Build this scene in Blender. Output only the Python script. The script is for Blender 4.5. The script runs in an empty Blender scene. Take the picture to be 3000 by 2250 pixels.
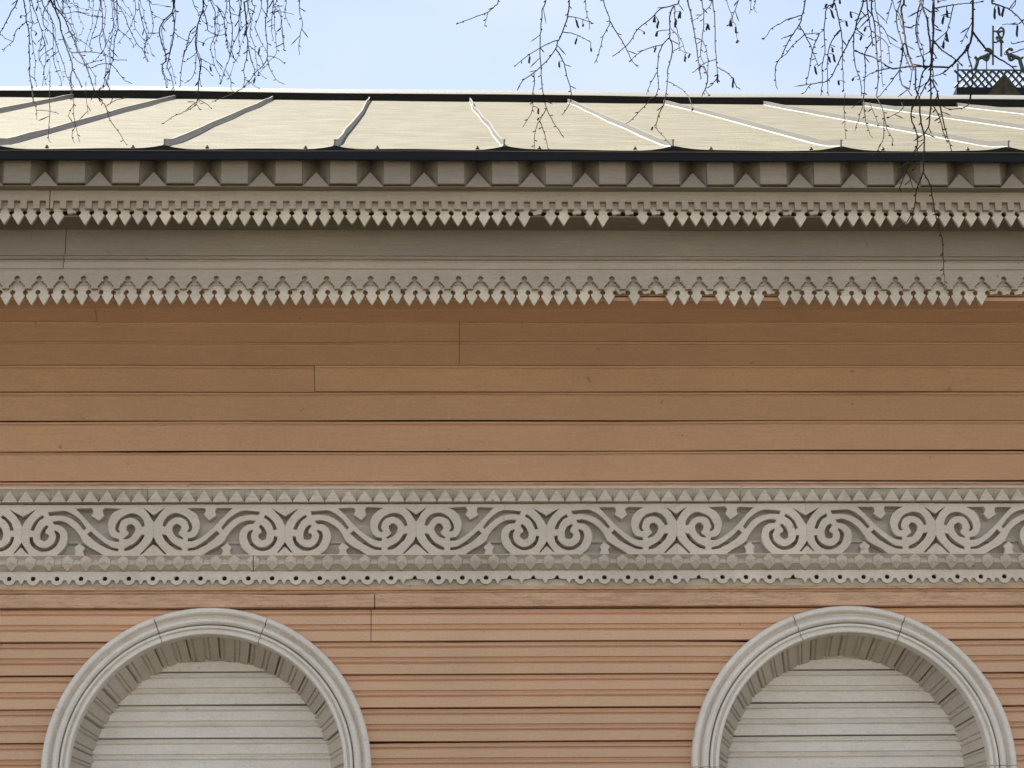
import bpy, bmesh, math, random
from mathutils import Vector, Matrix, noise
random.seed(7)
S = bpy.context.scene
COL = S.collection

# ------------------------------------------------------------------ camera
F, D = 8000.0, 11.7                       # focal length in photo pixels (3000 wide), metres to the wall
CAM = Vector((0, -D, 1.6))
PITCH, YAW, ROLL = math.radians(16.7), math.radians(2.0), .0103
FW = Vector((math.sin(YAW)*math.cos(PITCH), math.cos(YAW)*math.cos(PITCH), math.sin(PITCH)))
RT = Vector((math.cos(YAW), -math.sin(YAW), 0))
UP = RT.cross(FW)
RT2 = RT*math.cos(ROLL) - UP*math.sin(ROLL)
UP2 = UP*math.cos(ROLL) + RT*math.sin(ROLL)
cd = bpy.data.cameras.new('camera'); cam = bpy.data.objects.new('camera', cd); COL.objects.link(cam)
M = Matrix.Identity(4)
for i in range(3):
    M[i][0], M[i][1], M[i][2], M[i][3] = RT2[i], UP2[i], -FW[i], CAM[i]
cam.matrix_world = M
cd.sensor_width = 36; cd.lens = F/3000*36; cd.clip_end = 2000; cd.clip_start = .05
S.camera = cam

# ------------------------------------------------------------------ light
SUN_EL, SUN_AZ = math.radians(57), math.radians(-40)       # azimuth from +Y towards +X
SD = Vector((math.sin(SUN_AZ)*math.cos(SUN_EL), math.cos(SUN_AZ)*math.cos(SUN_EL), math.sin(SUN_EL)))
w = bpy.data.worlds.new('World'); S.world = w; w.use_nodes = True
wn, wl = w.node_tree.nodes, w.node_tree.links
bg = wn['Background']
sky = wn.new('ShaderNodeTexSky'); sky.sky_type = 'NISHITA'; sky.sun_disc = False
sky.sun_elevation = SUN_EL; sky.sun_rotation = SUN_AZ; sky.air_density = 1.0; sky.dust_density = .3; sky.ozone_density = 1.5
tc = wn.new('ShaderNodeTexCoord'); mp = wn.new('ShaderNodeMapping'); mp.inputs['Scale'].default_value = (2.2, 2.2, 5.5)
nz = wn.new('ShaderNodeTexNoise'); nz.inputs['Scale'].default_value = 1.6; nz.inputs['Detail'].default_value = 7; nz.inputs['Roughness'].default_value = .55
cr = wn.new('ShaderNodeValToRGB'); cr.color_ramp.elements[0].position = .40; cr.color_ramp.elements[1].position = .72
cr.color_ramp.elements[0].color = (.32, .32, .32, 1); cr.color_ramp.elements[1].color = (.6, .6, .6, 1)
mx = wn.new('ShaderNodeMixRGB'); mx.inputs[2].default_value = (5.6, 5.65, 5.7, 1)
wl.new(tc.outputs['Generated'], mp.inputs[0]); wl.new(mp.outputs[0], nz.inputs['Vector']); wl.new(nz.outputs['Fac'], cr.inputs[0])
wl.new(cr.outputs[0], mx.inputs[0]); wl.new(sky.outputs[0], mx.inputs[1]); wl.new(mx.outputs[0], bg.inputs[0])
bg.inputs[1].default_value = .066
sl = bpy.data.lights.new('sun', 'SUN'); sl.energy = 4.9; sl.angle = math.radians(.53); sl.color = (1, .95, .86)
so = bpy.data.objects.new('sun', sl); COL.objects.link(so); so.location = (-20, 20, 30)
so.rotation_euler = SD.to_track_quat('Z', 'Y').to_euler()
vs = S.view_settings; vs.view_transform = 'Standard'; vs.look = 'None'; vs.gamma = 1; vs.use_curve_mapping = False
vs.exposure = 1.52
S.cycles.max_bounces = 5; S.cycles.diffuse_bounces = 4; S.cycles.use_denoising = True

# ------------------------------------------------------------------ pixel <-> place helpers (photo pixels onto a plane y = -o)
def ray(px, py): return FW*F + RT2*(px-1500) + UP2*(1125-py)
def U(px, py, o):
    d = ray(px, py); t = (D-o)/d.y; q = CAM + d*t
    return q.x, q.z
def X(px, py, o): return U(px, py, o)[0]
def Z(py, o, px=1500): return U(px, py, o)[1]
def P3(px, py, dist):
    d = ray(px, py).normalized(); return CAM + d*dist
XL, XR = -4.4, 8.6            # ends of the house
DL, DR = -3.1, 4.3            # span of the small repeated carvings

# ------------------------------------------------------------------ materials
def mat(name, base, rough=.6, metal=0.0, var=.12, grain=(3, 10, 45), gvar=.10, bump=.15, bscale=1.0, speck=0.0,
        speck_col=(.05, .04, .03), blotch=.0, blotch_col=(.3, .27, .2), crack=0.0, crack_col=(.02, .012, .008), spec=.35, piece=.06,
        peel=0.0, peel_col=(.2, .15, .1)):
    m = bpy.data.materials.new(name); m.use_nodes = True
    n, l = m.node_tree.nodes, m.node_tree.links
    b = n['Principled BSDF']; b.inputs['Roughness'].default_value = rough; b.inputs['Metallic'].default_value = metal
    b.inputs['Specular IOR Level'].default_value = spec
    g = n.new('ShaderNodeNewGeometry'); oi = n.new('ShaderNodeObjectInfo')
    def nt(scale_vec, scale, detail=5, rgh=.6, off=0):
        mpn = n.new('ShaderNodeMapping'); mpn.inputs['Scale'].default_value = scale_vec; mpn.inputs['Location'].default_value = (off, off*1.7, off*.3)
        l.new(g.outputs['Position'], mpn.inputs[0])
        t = n.new('ShaderNodeTexNoise'); t.inputs['Scale'].default_value = scale; t.inputs['Detail'].default_value = detail; t.inputs['Roughness'].default_value = rgh
        l.new(mpn.outputs[0], t.inputs['Vector']); return t.outputs['Fac']
    def mapr(v, a, b_, c, d_):
        r = n.new('ShaderNodeMapRange'); r.inputs[1].default_value = a; r.inputs[2].default_value = b_; r.inputs[3].default_value = c; r.inputs[4].default_value = d_
        l.new(v, r.inputs[0]); return r.outputs[0]
    def mul(a, b_):
        x = n.new('ShaderNodeMath'); x.operation = 'MULTIPLY'
        for i, v in enumerate((a, b_)):
            if isinstance(v, (int, float)): x.inputs[i].default_value = v
            else: l.new(v, x.inputs[i])
        return x.outputs[0]
    def mixc(f, c1, c2, blend='MIX'):
        x = n.new('ShaderNodeMixRGB'); x.blend_type = blend
        for i, v in enumerate((f, c1, c2)):
            if isinstance(v, (int, float)): x.inputs[i].default_value = v
            elif isinstance(v, tuple): x.inputs[i].default_value = (*v, 1)
            else: l.new(v, x.inputs[i])
        return x.outputs[0]
    big = nt((1, 1, 1), 1.7, 4)
    gr = nt(grain, 3.0, 4, .65)
    fine = nt((1, 1, 1), 90, 2, .7, 3)
    v = mapr(big, .3, .7, 1-var, 1+var)
    v = mul(v, mapr(gr, .25, .75, 1-gvar, 1+gvar))
    v = mul(v, mapr(fine, .3, .7, .93, 1.06))
    v = mul(v, mapr(oi.outputs['Random'], 0, 1, 1-piece, 1+piece))
    comb = n.new('ShaderNodeCombineColor')
    for i in range(3): l.new(mul(v, base[i]), comb.inputs[i])
    c = comb.outputs[0]
    if blotch:
        bl = nt((1.0, 1, 2.2), 5.5, 5, .7, 11)
        c = mixc(mapr(bl, .52, .74, 0, blotch), c, blotch_col)
    if peel:
        pl = nt((2.5, 5, 16), 3.2, 9, .75, 23)
        c = mixc(mapr(pl, .50, .58, 0, peel), c, peel_col)
    if speck:
        sp = nt((1, 1, 1), 28, 2, .5, 5)
        c = mixc(mapr(sp, .73, .78, 0, speck), c, speck_col)
    if crack:
        ck = nt((.7, 6, 26), 3.0, 6, .7, 31)
        ab = n.new('ShaderNodeMath'); ab.operation = 'ABSOLUTE'; sb = n.new('ShaderNodeMath'); sb.operation = 'SUBTRACT'; sb.inputs[1].default_value = .5
        l.new(ck, sb.inputs[0]); l.new(sb.outputs[0], ab.inputs[0])
        c = mixc(mul(mapr(ab.outputs[0], .0, .012, crack, 0), mapr(big, .45, .6, 0, 1)), c, crack_col)
    l.new(c, b.inputs['Base Color'])
    l.new(mapr(fine, .3, .7, max(.05, rough-.1), min(1, rough+.1)), b.inputs['Roughness'])
    if bump:
        ad = n.new('ShaderNodeMath'); ad.operation = 'ADD'; l.new(gr, ad.inputs[0]); l.new(mul(fine, .5), ad.inputs[1])
        bp = n.new('ShaderNodeBump'); bp.inputs['Strength'].default_value = bump; bp.inputs['Distance'].default_value = .004*bscale
        l.new(ad.outputs[0], bp.inputs['Height']); l.new(bp.outputs[0], b.inputs['Normal'])
    return m
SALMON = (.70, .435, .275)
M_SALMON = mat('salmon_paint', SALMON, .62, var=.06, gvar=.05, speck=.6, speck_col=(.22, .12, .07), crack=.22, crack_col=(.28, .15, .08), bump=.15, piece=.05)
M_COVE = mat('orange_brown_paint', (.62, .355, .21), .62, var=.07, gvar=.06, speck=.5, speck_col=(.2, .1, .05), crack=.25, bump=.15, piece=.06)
M_BEAM = mat('weathered_salmon_paint', (.65, .40, .255), .75, var=.14, gvar=.16, speck=.5, speck_col=(.2, .11, .07), peel=.34, peel_col=(.30, .18, .12), crack=.9, bump=.5, piece=.05)
M_GREY = mat('grey_paint', (.70, .605, .51), .65, var=.08, gvar=.07, speck=.45, speck_col=(.2, .17, .13), blotch=.30, blotch_col=(.44, .37, .29), bump=.18, piece=.05)
M_GREYD = mat('weathered_grey_paint', (.63, .54, .45), .7, var=.12, gvar=.12, speck=.6, speck_col=(.16, .13, .1), blotch=.5, blotch_col=(.36, .30, .23), crack=.6, crack_col=(.09, .07, .05), bump=.3, piece=.05)
M_TEETH = mat('greige_paint', (.66, .57, .465), .66, var=.10, gvar=.09, speck=.5, speck_col=(.16, .13, .1), blotch=.4, blotch_col=(.33, .29, .22), bump=.25, piece=.10)
M_FASC_SHADE = mat('beige_board_shade_paint', (.41, .345, .27), .68, var=.10, gvar=.10, speck=.5, speck_col=(.15, .12, .09), blotch=.35, blotch_col=(.34, .285, .21), crack=.5, crack_col=(.09, .07, .05), bump=.25, piece=.05)  # trim paint darkened: dimness of the eave boards is put into the colour
M_TAUPE_SHADE = mat('taupe_cornice_shade_paint', (.30, .25, .198), .68, var=.10, gvar=.10, speck=.5, speck_col=(.15, .12, .09), blotch=.35, blotch_col=(.30, .265, .20), crack=.5, crack_col=(.09, .07, .05), bump=.25, piece=.05)  # trim paint darkened further: cornice shade is put into the colour
M_BACK = mat('bluish_grey_paint', (.72, .65, .575), .65, var=.08, gvar=.08, blotch=.3, blotch_col=(.34, .28, .22), bump=.15)
M_WHITE = mat('off_white_paint', (.81, .735, .66), .6, var=.05, gvar=.05, speck=.4, speck_col=(.28, .25, .2), blotch=.32, blotch_col=(.50, .43, .33), bump=.12, piece=.03)
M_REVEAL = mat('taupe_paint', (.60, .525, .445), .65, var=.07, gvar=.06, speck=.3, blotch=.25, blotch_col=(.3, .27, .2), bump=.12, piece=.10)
M_ROOF = mat('cream_sheet_metal', (.168, .150, .105), .75, metal=0, var=.06, grain=(1.6, 1.9, 1.9), gvar=.3, speck=.6, speck_col=(.09, .08, .05), blotch=.45, blotch_col=(.15, .135, .095), crack=.35, crack_col=(.10, .09, .06), bump=.6, bscale=5, spec=.1, piece=.03)
M_SEAM = mat('galvanised_seam', (.175, .165, .14), .45, var=.06, gvar=.06, bump=.1, spec=.5)
M_NAVY = mat('dark_metal_trim', (.006, .006, .010), .55, var=.2, gvar=.15, bump=.05, spec=.2)
M_BLACK = mat('black_shadow_metal', (.008, .008, .009), .6, var=.2, gvar=.1, bump=0, spec=.2)
M_DARK = mat('dark_wood_core', (.03, .02, .015), .9, bump=0)
M_IRON = mat('green_black_iron', (.028, .040, .038), .55, var=.3, gvar=.1, bump=0)
M_MOSS = mat('mossy_brown_metal', (.05, .04, .025), .8, var=.5, gvar=.4, bump=.5, blotch=.6, blotch_col=(.06, .07, .02))
M_TWIG = mat('birch_twig_bark', (.040, .029, .023), .9, var=.3, gvar=.2, bump=0, piece=.25, spec=.1)
M_CAT = mat('catkin_brown', (.022, .017, .014), .8, var=.3, bump=0)
M_ADDED_LAWN = mat('dark_added_lawn', (.022, .026, .012), .95, var=.4, grain=(1, 1, 1), gvar=.4, bump=.6, bscale=8)
M_GROUND = mat('gravel', (.42, .385, .33), .95, var=.3, grain=(1, 1, 1), gvar=.3, bump=.5, bscale=8, blotch=.5, blotch_col=(.33, .29, .24))
def bark():
    m = bpy.data.materials.new('birch_bark'); m.use_nodes = True; n, l = m.node_tree.nodes, m.node_tree.links
    g = n.new('ShaderNodeNewGeometry'); mpn = n.new('ShaderNodeMapping'); mpn.inputs['Scale'].default_value = (2, 2, 12)
    t = n.new('ShaderNodeTexNoise'); t.inputs['Scale'].default_value = 3; t.inputs['Detail'].default_value = 6
    r = n.new('ShaderNodeValToRGB'); r.color_ramp.elements[0].position = .36; r.color_ramp.elements[0].color = (.03, .025, .02, 1)
    r.color_ramp.elements[1].position = .44; r.color_ramp.elements[1].color = (.62, .60, .55, 1)
    l.new(g.outputs['Position'], mpn.inputs[0]); l.new(mpn.outputs[0], t.inputs['Vector']); l.new(t.outputs['Fac'], r.inputs[0])
    l.new(r.outputs[0], n['Principled BSDF'].inputs['Base Color']); n['Principled BSDF'].inputs['Roughness'].default_value = .8
    return m
M_BARK = bark()

# ------------------------------------------------------------------ mesh helpers
def link(name, me, m, parent=None, loc=None):
    o = bpy.data.objects.new(name, me); COL.objects.link(o)
    if m is not None and not me.materials: me.materials.append(m)
    if parent: o.parent = parent
    if loc: o.location = loc
    return o
def mk(name, vs_, fs, m, parent=None, smooth=False, loc=None):
    me = bpy.data.meshes.new(name); me.from_pydata([tuple(v) for v in vs_], [], fs); me.update()
    bm = bmesh.new(); bm.from_mesh(me); bmesh.ops.recalc_face_normals(bm, faces=bm.faces); bm.to_mesh(me); bm.free()
    if smooth:
        for p in me.polygons: p.use_smooth = True
    return link(name, me, m, parent, loc)
def empty(name, loc=(0, 0, 0), parent=None):
    o = bpy.data.objects.new(name, None); COL.objects.link(o); o.location = loc; o.parent = parent; o.empty_display_size = .1
    return o
def tag(o, label, cat=None, group=None, kind=None):
    o['label'] = label
    if cat: o['category'] = cat
    if group: o['group'] = group
    if kind: o['kind'] = kind
def boxg(x0, x1, o0, o1, z0, z1):
    """o0 back, o1 front (towards camera)"""
    v = [(x, -o, z) for x in (x0, x1) for o in (o0, o1) for z in (z0, z1)]
    f = [(0, 1, 3, 2), (4, 6, 7, 5), (0, 4, 5, 1), (2, 3, 7, 6), (0, 2, 6, 4), (1, 5, 7, 3)]
    return v, f
def box(name, x0, x1, o0, o1, z0, z1, m, parent, bev=.003):
    v, f = boxg(x0, x1, o0, o1, z0, z1)
    o = mk(name, v, f, m, parent)
    if bev:
        bm = bmesh.new(); bm.from_mesh(o.data); bmesh.ops.bevel(bm, geom=list(bm.edges), offset=bev, segments=1, affect='EDGES'); bm.to_mesh(o.data); bm.free()
    return o
def prism_x(name, prof, x0, x1, m, parent, wav=.0012, step=.35, smooth=False, seed=None, fray=None):
    """closed profile of (o,z); x0,x1 numbers or functions of z; ends may be slanted"""
    fx0 = x0 if callable(x0) else (lambda z: x0)
    fx1 = x1 if callable(x1) else (lambda z: x1)
    if fray: step = .06
    n = len(prof); L = max(fx1(p[1]) for p in prof) - min(fx0(p[1]) for p in prof)
    k = max(1, int(L/step)); sd = random.random()*100 if seed is None else seed
    vs_, fs = [], []
    for j in range(k+1):
        t = j/k
        for pi_, (o, z) in enumerate(prof):
            x = fx0(z)*(1-t) + fx1(z)*t
            dz = wav*noise.noise(Vector((x*.9, sd, 0)))*2.2; do = wav*.8*noise.noise(Vector((x*1.3, sd, 5)))*2
            if fray and pi_ in fray[0]: dz -= fray[1]*max(0, noise.noise(Vector((x*1.1, sd+3, 7)))-.12)*(1+.9*noise.noise(Vector((x*16, sd, 2))))
            vs_.append((x, -(o+do), z+dz))
    for j in range(k):
        for i in range(n):
            a, b = j*n+i, j*n+(i+1) % n
            fs.append((a, b, b+n, a+n))
    fs.append(tuple(range(n))); fs.append(tuple(k*n+i for i in reversed(range(n))))
    return mk(name, vs_, fs, m, parent, smooth)
def smooth_poly(pts, n=4, closed=True):
    out = []; N = len(pts)
    rng = range(N) if closed else range(N-1)
    for i in rng:
        p0, p1, p2, p3 = (pts[(i-1) % N] if closed or i > 0 else pts[0]), pts[i], pts[(i+1) % N], (pts[(i+2) % N] if closed or i+2 < N else pts[-1])
        for j in range(n):
            t = j/n
            out.append(tuple(.5*((2*b)+(-a+c)*t+(2*a-5*b+4*c-d)*t*t+(-a+3*b-3*c+d)*t**3) for a, b, c, d in zip(p0, p1, p2, p3)))
    if not closed: out.append(tuple(pts[-1]))
    return out
def plate_mesh(name, loops, th, bev=0.0):
    """flat board with holes: loops in (x,z), front face at y=0 facing the camera, thickness th"""
    c = bpy.data.curves.new(name, 'CURVE'); c.dimensions = '2D'; c.fill_mode = 'BOTH'; c.extrude = max(th/2-bev, .0005)
    if bev: c.bevel_depth = bev; c.bevel_resolution = 0; c.offset = -bev
    for lp in loops:
        s = c.splines.new('POLY'); s.points.add(len(lp)-1); s.use_cyclic_u = True
        for p, q in zip(s.points, lp): p.co = (q[0], q[1], 0, 1)
    o = bpy.data.objects.new('tmp', c); COL.objects.link(o)
    dg = bpy.context.evaluated_depsgraph_get(); dg.update()
    me = bpy.data.meshes.new_from_object(o.evaluated_get(dg))
    bpy.data.objects.remove(o); bpy.data.curves.remove(c)
    for v in me.vertices:
        x, y, z = v.co; v.co = (x, th/2 - z, y)
    bm = bmesh.new(); bm.from_mesh(me); bmesh.ops.remove_doubles(bm, verts=bm.verts, dist=1e-5); bmesh.ops.recalc_face_normals(bm, faces=bm.faces); bm.to_mesh(me); bm.free()
    me.name = name
    for p in me.polygons: p.use_smooth = False
    return me
def arc(cx, cz, r, a0, a1, n=8):
    return [(cx+r*math.cos(math.radians(a0+(a1-a0)*i/n)), cz+r*math.sin(math.radians(a0+(a1-a0)*i/n))) for i in range(n+1)]
def tube(pts, rads, sides=5):
    vs_, fs = [], []; n = len(pts); pts = [Vector(p) for p in pts]
    ref = Vector((.13, .97, .2)).normalized()
    for i, p in enumerate(pts):
        t = (pts[min(i+1, n-1)]-pts[max(i-1, 0)])
        t = t.normalized() if t.length > 1e-9 else Vector((0, 0, -1))
        a = t.cross(ref)
        if a.length < 1e-3: a = t.cross(Vector((1, 0, 0)))
        a.normalize(); b = t.cross(a)
        for k in range(sides):
            an = 2*math.pi*k/sides
            vs_.append(p + (a*math.cos(an)+b*math.sin(an))*rads[i])
    for i in range(n-1):
        for k in range(sides):
            q, r = i*sides+k, i*sides+(k+1) % sides
            fs.append((q, r, r+sides, q+sides))
    fs.append(tuple(range(sides))); fs.append(tuple((n-1)*sides+k for k in reversed(range(sides))))
    return vs_, fs

# ------------------------------------------------------------------ ground
g = mk('ground', [(-300, -300, 0), (300, -300, 0), (300, 300, 0), (-300, 300, 0)], [(0, 1, 2, 3)], M_GROUND)  # unseen ground kept pale so it bounces light onto the wall
tag(g, 'unseen ground, gravel made pale to bounce light onto the wall', kind='structure')
g = mk('added_lawn', [(-60, -16, .004), (60, -16, .004), (40, 40, .004), (-40, 40, .004)], [(0, 1, 2, 3)], M_ADDED_LAWN)  # unseen dark sheet, added to cut bounce light under the eaves
tag(g, 'lawn sheet, unseen and dark, cutting light bounced up into the cove', kind='structure')

# ------------------------------------------------------------------ the house
house = empty('wooden_house')
tag(house, 'old wooden house with salmon plank walls, grey carved trim and cream metal roof', 'house')

# ---- lower wall planks
H = .1463
CX = (-.914, 1.864); CZ = 3.385; RO = .703; RMID = .65
def bead_profile(z0, h, o0, back, top_gap=.004, tilt=None):
    """profile from bottom to top of a double-beaded board whose front is at o0"""
    s = h/97.0
    def half(zt, first):
        d1 = .021 if first else .013
        return [(o0-d1, zt), (o0-d1, zt-5*s), (o0-.0015, zt-8.5*s), (o0+.0005, zt-11*s), (o0-.0012, zt-14*s), (o0-.012, zt-17.5*s), (o0-.012, zt-19.5*s), (o0, zt-22*s)]
    pts = [(back, z0+h-top_gap)] + half(z0+h-top_gap, True) + [(o0, z0+h/2+.5*s)] + half(z0+h/2, False) + [(o0, z0), (back, z0)]
    return pts
lower = mk('lower_wall', *boxg(XL, XR, -.36, -.33, 0, 4.25), M_DARK, house)
row_tops = [Z(1779, 0) - H*k for k in range(8)]
def circ(z, c, sgn):
    d = z-CZ
    return c + sgn*(math.sqrt(max(0, RMID**2-d*d)) if d > 0 else RMID)
for k, zt in enumerate(row_tops):
    pr = bead_profile(zt-H, H, 0, -.03)
    if zt-H - CZ > RMID-.002:
        spans = [(XL, XR)]
    else:
        spans = [(XL, lambda z: circ(z, CX[0], -1)), (lambda z: circ(z, CX[0], 1), lambda z: circ(z, CX[1], -1)), (lambda z: circ(z, CX[1], 1), XR)]
    cuts = {0: [1087], 2: [], 1: []}
    for a, b in spans:
        if k == 0 and callable(a) and callable(b):
            xj = X(1087, 1830, 0)
            prism_x('plank', pr, a, xj-.0015, M_SALMON, lower); prism_x('plank', pr, xj+.0015, b, M_SALMON, lower)
        else:
            prism_x('plank', pr, a, b, M_SALMON, lower, seed=k*3.7, fray=((0, 1, 2), .008))
zb = row_tops[-1]-H
mk('wall_base', *boxg(XL, XR, -.33, -.002, 0, zb-.004), M_SALMON, house)
# weathered beam under the frieze, in two lengths
zt0, zt1 = Z(1781, 0), Z(1741, 0)
xj = X(1098, 1750, 0)
bp_ = [(-.03, zt0+.002), (.016, zt0+.002), (.018, zt0+.006), (.018, zt1-.004), (.016, zt1), (-.03, zt1)]
for a, b in ((XL, xj-.002), (xj+.002, XR)): prism_x('weathered_beam', bp_, a, b, M_BEAM, house, wav=.003, fray=((3, 4, 5), .012))
za, zc = Z(1739, 0), Z(1715, 0)
s = (zc-za)/24
prism_x('bead_strip', [(-.03, za), (.014, za), (.020, za+3*s), (.014, za+6*s), (.006, za+7.5*s), (.006, za+9*s), (.018, za+11*s), (.018, zc), (-.03, zc)], XL, XR, M_BEAM, house, wav=.002, fray=((4, 5), .006))

# ---- arched blind windows
cas_prof = [(.703, -.02), (.703, .042), (.699, .052), (.692, .056), (.682, .056), (.676, .050), (.671, .030), (.664, .022), (.657, .044), (.649, .054), (.641, .057), (.634, .052), (.630, .044),
            (.630, .018), (.625, .018), (.624, .045), (.620, .049), (.613, .049), (.608, .034), (.604, .034), (.600, .048), (.589, .048), (.585, .043), (.585, -.02)]
for wi, cx in enumerate(CX):
    win = empty('blind_window', (cx, 0, CZ), house)
    win['label'] = ['left arched blind window with pale plank infill', 'right arched blind window with pale plank infill'][wi]
    def sweep(a0, a1, name='casing_segment'):
        n = max(8, int(abs(a1-a0)/2.2)); k = len(cas_prof); vs_, fs = [], []
        jit = random.uniform(-.0012, .0012)
        for i in range(n+1):
            a = math.radians(a0+(a1-a0)*i/n)
            for r, o in cas_prof: vs_.append(((r+jit)*math.sin(a), -(o+jit), (r+jit)*math.cos(a)))
        for i in range(n):
            for j in range(k):
                p, q = i*k+j, i*k+(j+1) % k
                fs.append((p, q, q+k, p+k))
        fs.append(tuple(range(k))); fs.append(tuple(n*k+j for j in reversed(range(k))))
        mk(name, vs_, fs, M_WHITE, win)
    gp = .16
    for a0, a1 in ((-90, -20.2-gp), (-20.2+gp, 21-gp), (21+gp, 90)): sweep(a0, a1)
    for sg in (-1, 1):
        vs_, fs = [], []; k = len(cas_prof)
        for z in (-.003, -.9):
            for r, o in cas_prof: vs_.append((sg*(r-.002), -o, z))
        for j in range(k): fs.append((j, (j+1) % k, (j+1) % k+k, j+k))
        fs += [tuple(range(k)), tuple(k+j for j in reversed(range(k)))]
        mk('casing_leg', vs_, fs, M_WHITE, win)
    # reveal boards: splayed, beaded, flat on their chords
    r0, o0, r1, o1 = .600, .02, .518, -.20
    nb = 13; off = [.25, .62][wi]
    def reveal(a0, a1, straight=None):
        ts = [0, .012, .05, .085, .12, .155, .19, .225, .49, .51, .55, .585, .62, .655, .69, .72, .985, 1.0]
        ds = [.012, .012, .002, 0, .001, .007, .007, 0, 0, .007, .007, .002, 0, .001, .007, 0, 0, .012]
        vs_, fs = [], []; jit = random.uniform(-.004, .006)
        for t, d in zip(ts, ds):
            for (r, o) in ((r0, o0), (r1, o1)):
                r = r+d+jit
                if straight:
                    vs_.append((straight*r, -o, a0+(a1-a0)*t))
                else:
                    # chord between the two half-board facets
                    h = .5 if t < .5 else 1.0
                    b0, b1 = (0, .5) if t <= .5 else (.5, 1)
                    A0, A1 = math.radians(a0+(a1-a0)*b0), math.radians(a0+(a1-a0)*b1)
                    u = (t-b0)/(b1-b0)
                    vs_.append((r*(math.sin(A0)*(1-u)+math.sin(A1)*u), -o, r*(math.cos(A0)*(1-u)+math.cos(A1)*u)))
            vs_.append((vs_[-1][0]*1.06 if True else 0, .2, vs_[-1][2]*(1.06 if not straight else 1)))
            vs_.append((vs_[-3][0]*1.06, -.018, vs_[-3][2]*(1.06 if not straight else 1)))
        n = len(ts)
        for i in range(n-1):
            for j in range(4):
                a, b = i*4+j, i*4+(j+1) % 4
                fs.append((a, b, b+4, a+4))
        fs += [(0, 1, 2, 3), tuple((n-1)*4+j for j in (3, 2, 1, 0))]
        mk('reveal_board', vs_, fs, M_REVEAL, win)
    da = 180/nb
    for i in range(nb+1):
        a0 = -90 - off*da + i*da; a1 = a0+da-.25
        a0c, a1c = max(a0, -92), min(a1, 92)
        if a1c-a0c > 2: reveal(a0c, a1c)
    for sg in (-1, 1): reveal(-.02, -.75, sg)
    # infill planks
    RI = .545
    zt = Z(2060, -.2) - CZ
    top = zt
    while top < RI: top += H
    k = 0
    while top > -.7:
        zlo = top-H
        pr = bead_profile(zlo, H, -.195, -.225)
        pr = [(o, z) for o, z in pr]
        def hw(z): return math.sqrt(max(.0004, RI*RI-z*z)) if z > 0 else RI
        if zlo < RI-.004:
            pr = [(o, min(z, RI-.001)) for o, z in pr]
            prism_x('infill_plank', pr, lambda z: -hw(z), lambda z: hw(z), M_WHITE, win, wav=.0012)
        top -= H

# ---- cove of planks under the eaves
cove_py = [1410, 1319, 1233, 1149, 1069, 999, 944, 905]
cove_th = [10, 23, 36, 47, 58, 69, 78]
cove = empty('cove', (0, 0, 0), house)
o_, z_ = .03, Z(1410, .03)
joints = {3: [923], 5: [1345], 6: [287], 0: [], 4: [1345]}
widths = [.135]*6 + [.12]
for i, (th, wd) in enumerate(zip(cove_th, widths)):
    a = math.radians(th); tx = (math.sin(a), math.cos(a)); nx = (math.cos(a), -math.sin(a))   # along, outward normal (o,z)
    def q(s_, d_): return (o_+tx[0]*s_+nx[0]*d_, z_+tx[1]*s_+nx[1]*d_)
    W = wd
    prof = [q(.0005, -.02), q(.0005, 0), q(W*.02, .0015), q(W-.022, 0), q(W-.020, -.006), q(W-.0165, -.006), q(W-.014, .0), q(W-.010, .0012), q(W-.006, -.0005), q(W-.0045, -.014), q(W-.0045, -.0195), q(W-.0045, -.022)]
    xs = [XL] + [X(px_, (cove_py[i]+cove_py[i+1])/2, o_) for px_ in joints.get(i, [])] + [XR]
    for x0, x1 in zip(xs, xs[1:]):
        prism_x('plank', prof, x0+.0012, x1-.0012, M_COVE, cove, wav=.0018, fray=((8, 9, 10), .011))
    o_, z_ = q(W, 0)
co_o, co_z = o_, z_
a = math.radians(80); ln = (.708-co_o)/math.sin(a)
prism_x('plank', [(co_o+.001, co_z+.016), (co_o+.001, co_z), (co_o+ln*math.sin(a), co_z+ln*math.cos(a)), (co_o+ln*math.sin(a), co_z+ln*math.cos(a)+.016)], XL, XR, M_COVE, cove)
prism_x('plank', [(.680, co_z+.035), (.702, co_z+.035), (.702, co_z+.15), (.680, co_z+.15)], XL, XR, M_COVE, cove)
mk('cove_back', [(XL, -.0, Z(1410, .03)-.02), (XR, -.0, Z(1410, .03)-.02), (XR, -.10, 5.12), (XL, -.10, 5.12), (XR, -.5, 5.30), (XL, -.5, 5.30), (XR, -.66, 5.34), (XL, -.66, 5.34)], [(0, 1, 2, 3), (3, 2, 4, 5), (5, 4, 6, 7)], M_DARK, house)
# thin lath strips between cove and frieze
z0, z1 = Z(1427, .05), Z(1411, .05)
prism_x('lath', [(-.02, z0), (.040, z0), (.045, z0+.004), (.045, z0+.009), (.036, z0+.011), (.036, z0+.014), (.042, z0+.017), (.036, z1+.002), (-.02, z1+.002)], XL, XR, M_BEAM, house, wav=.002)

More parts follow.
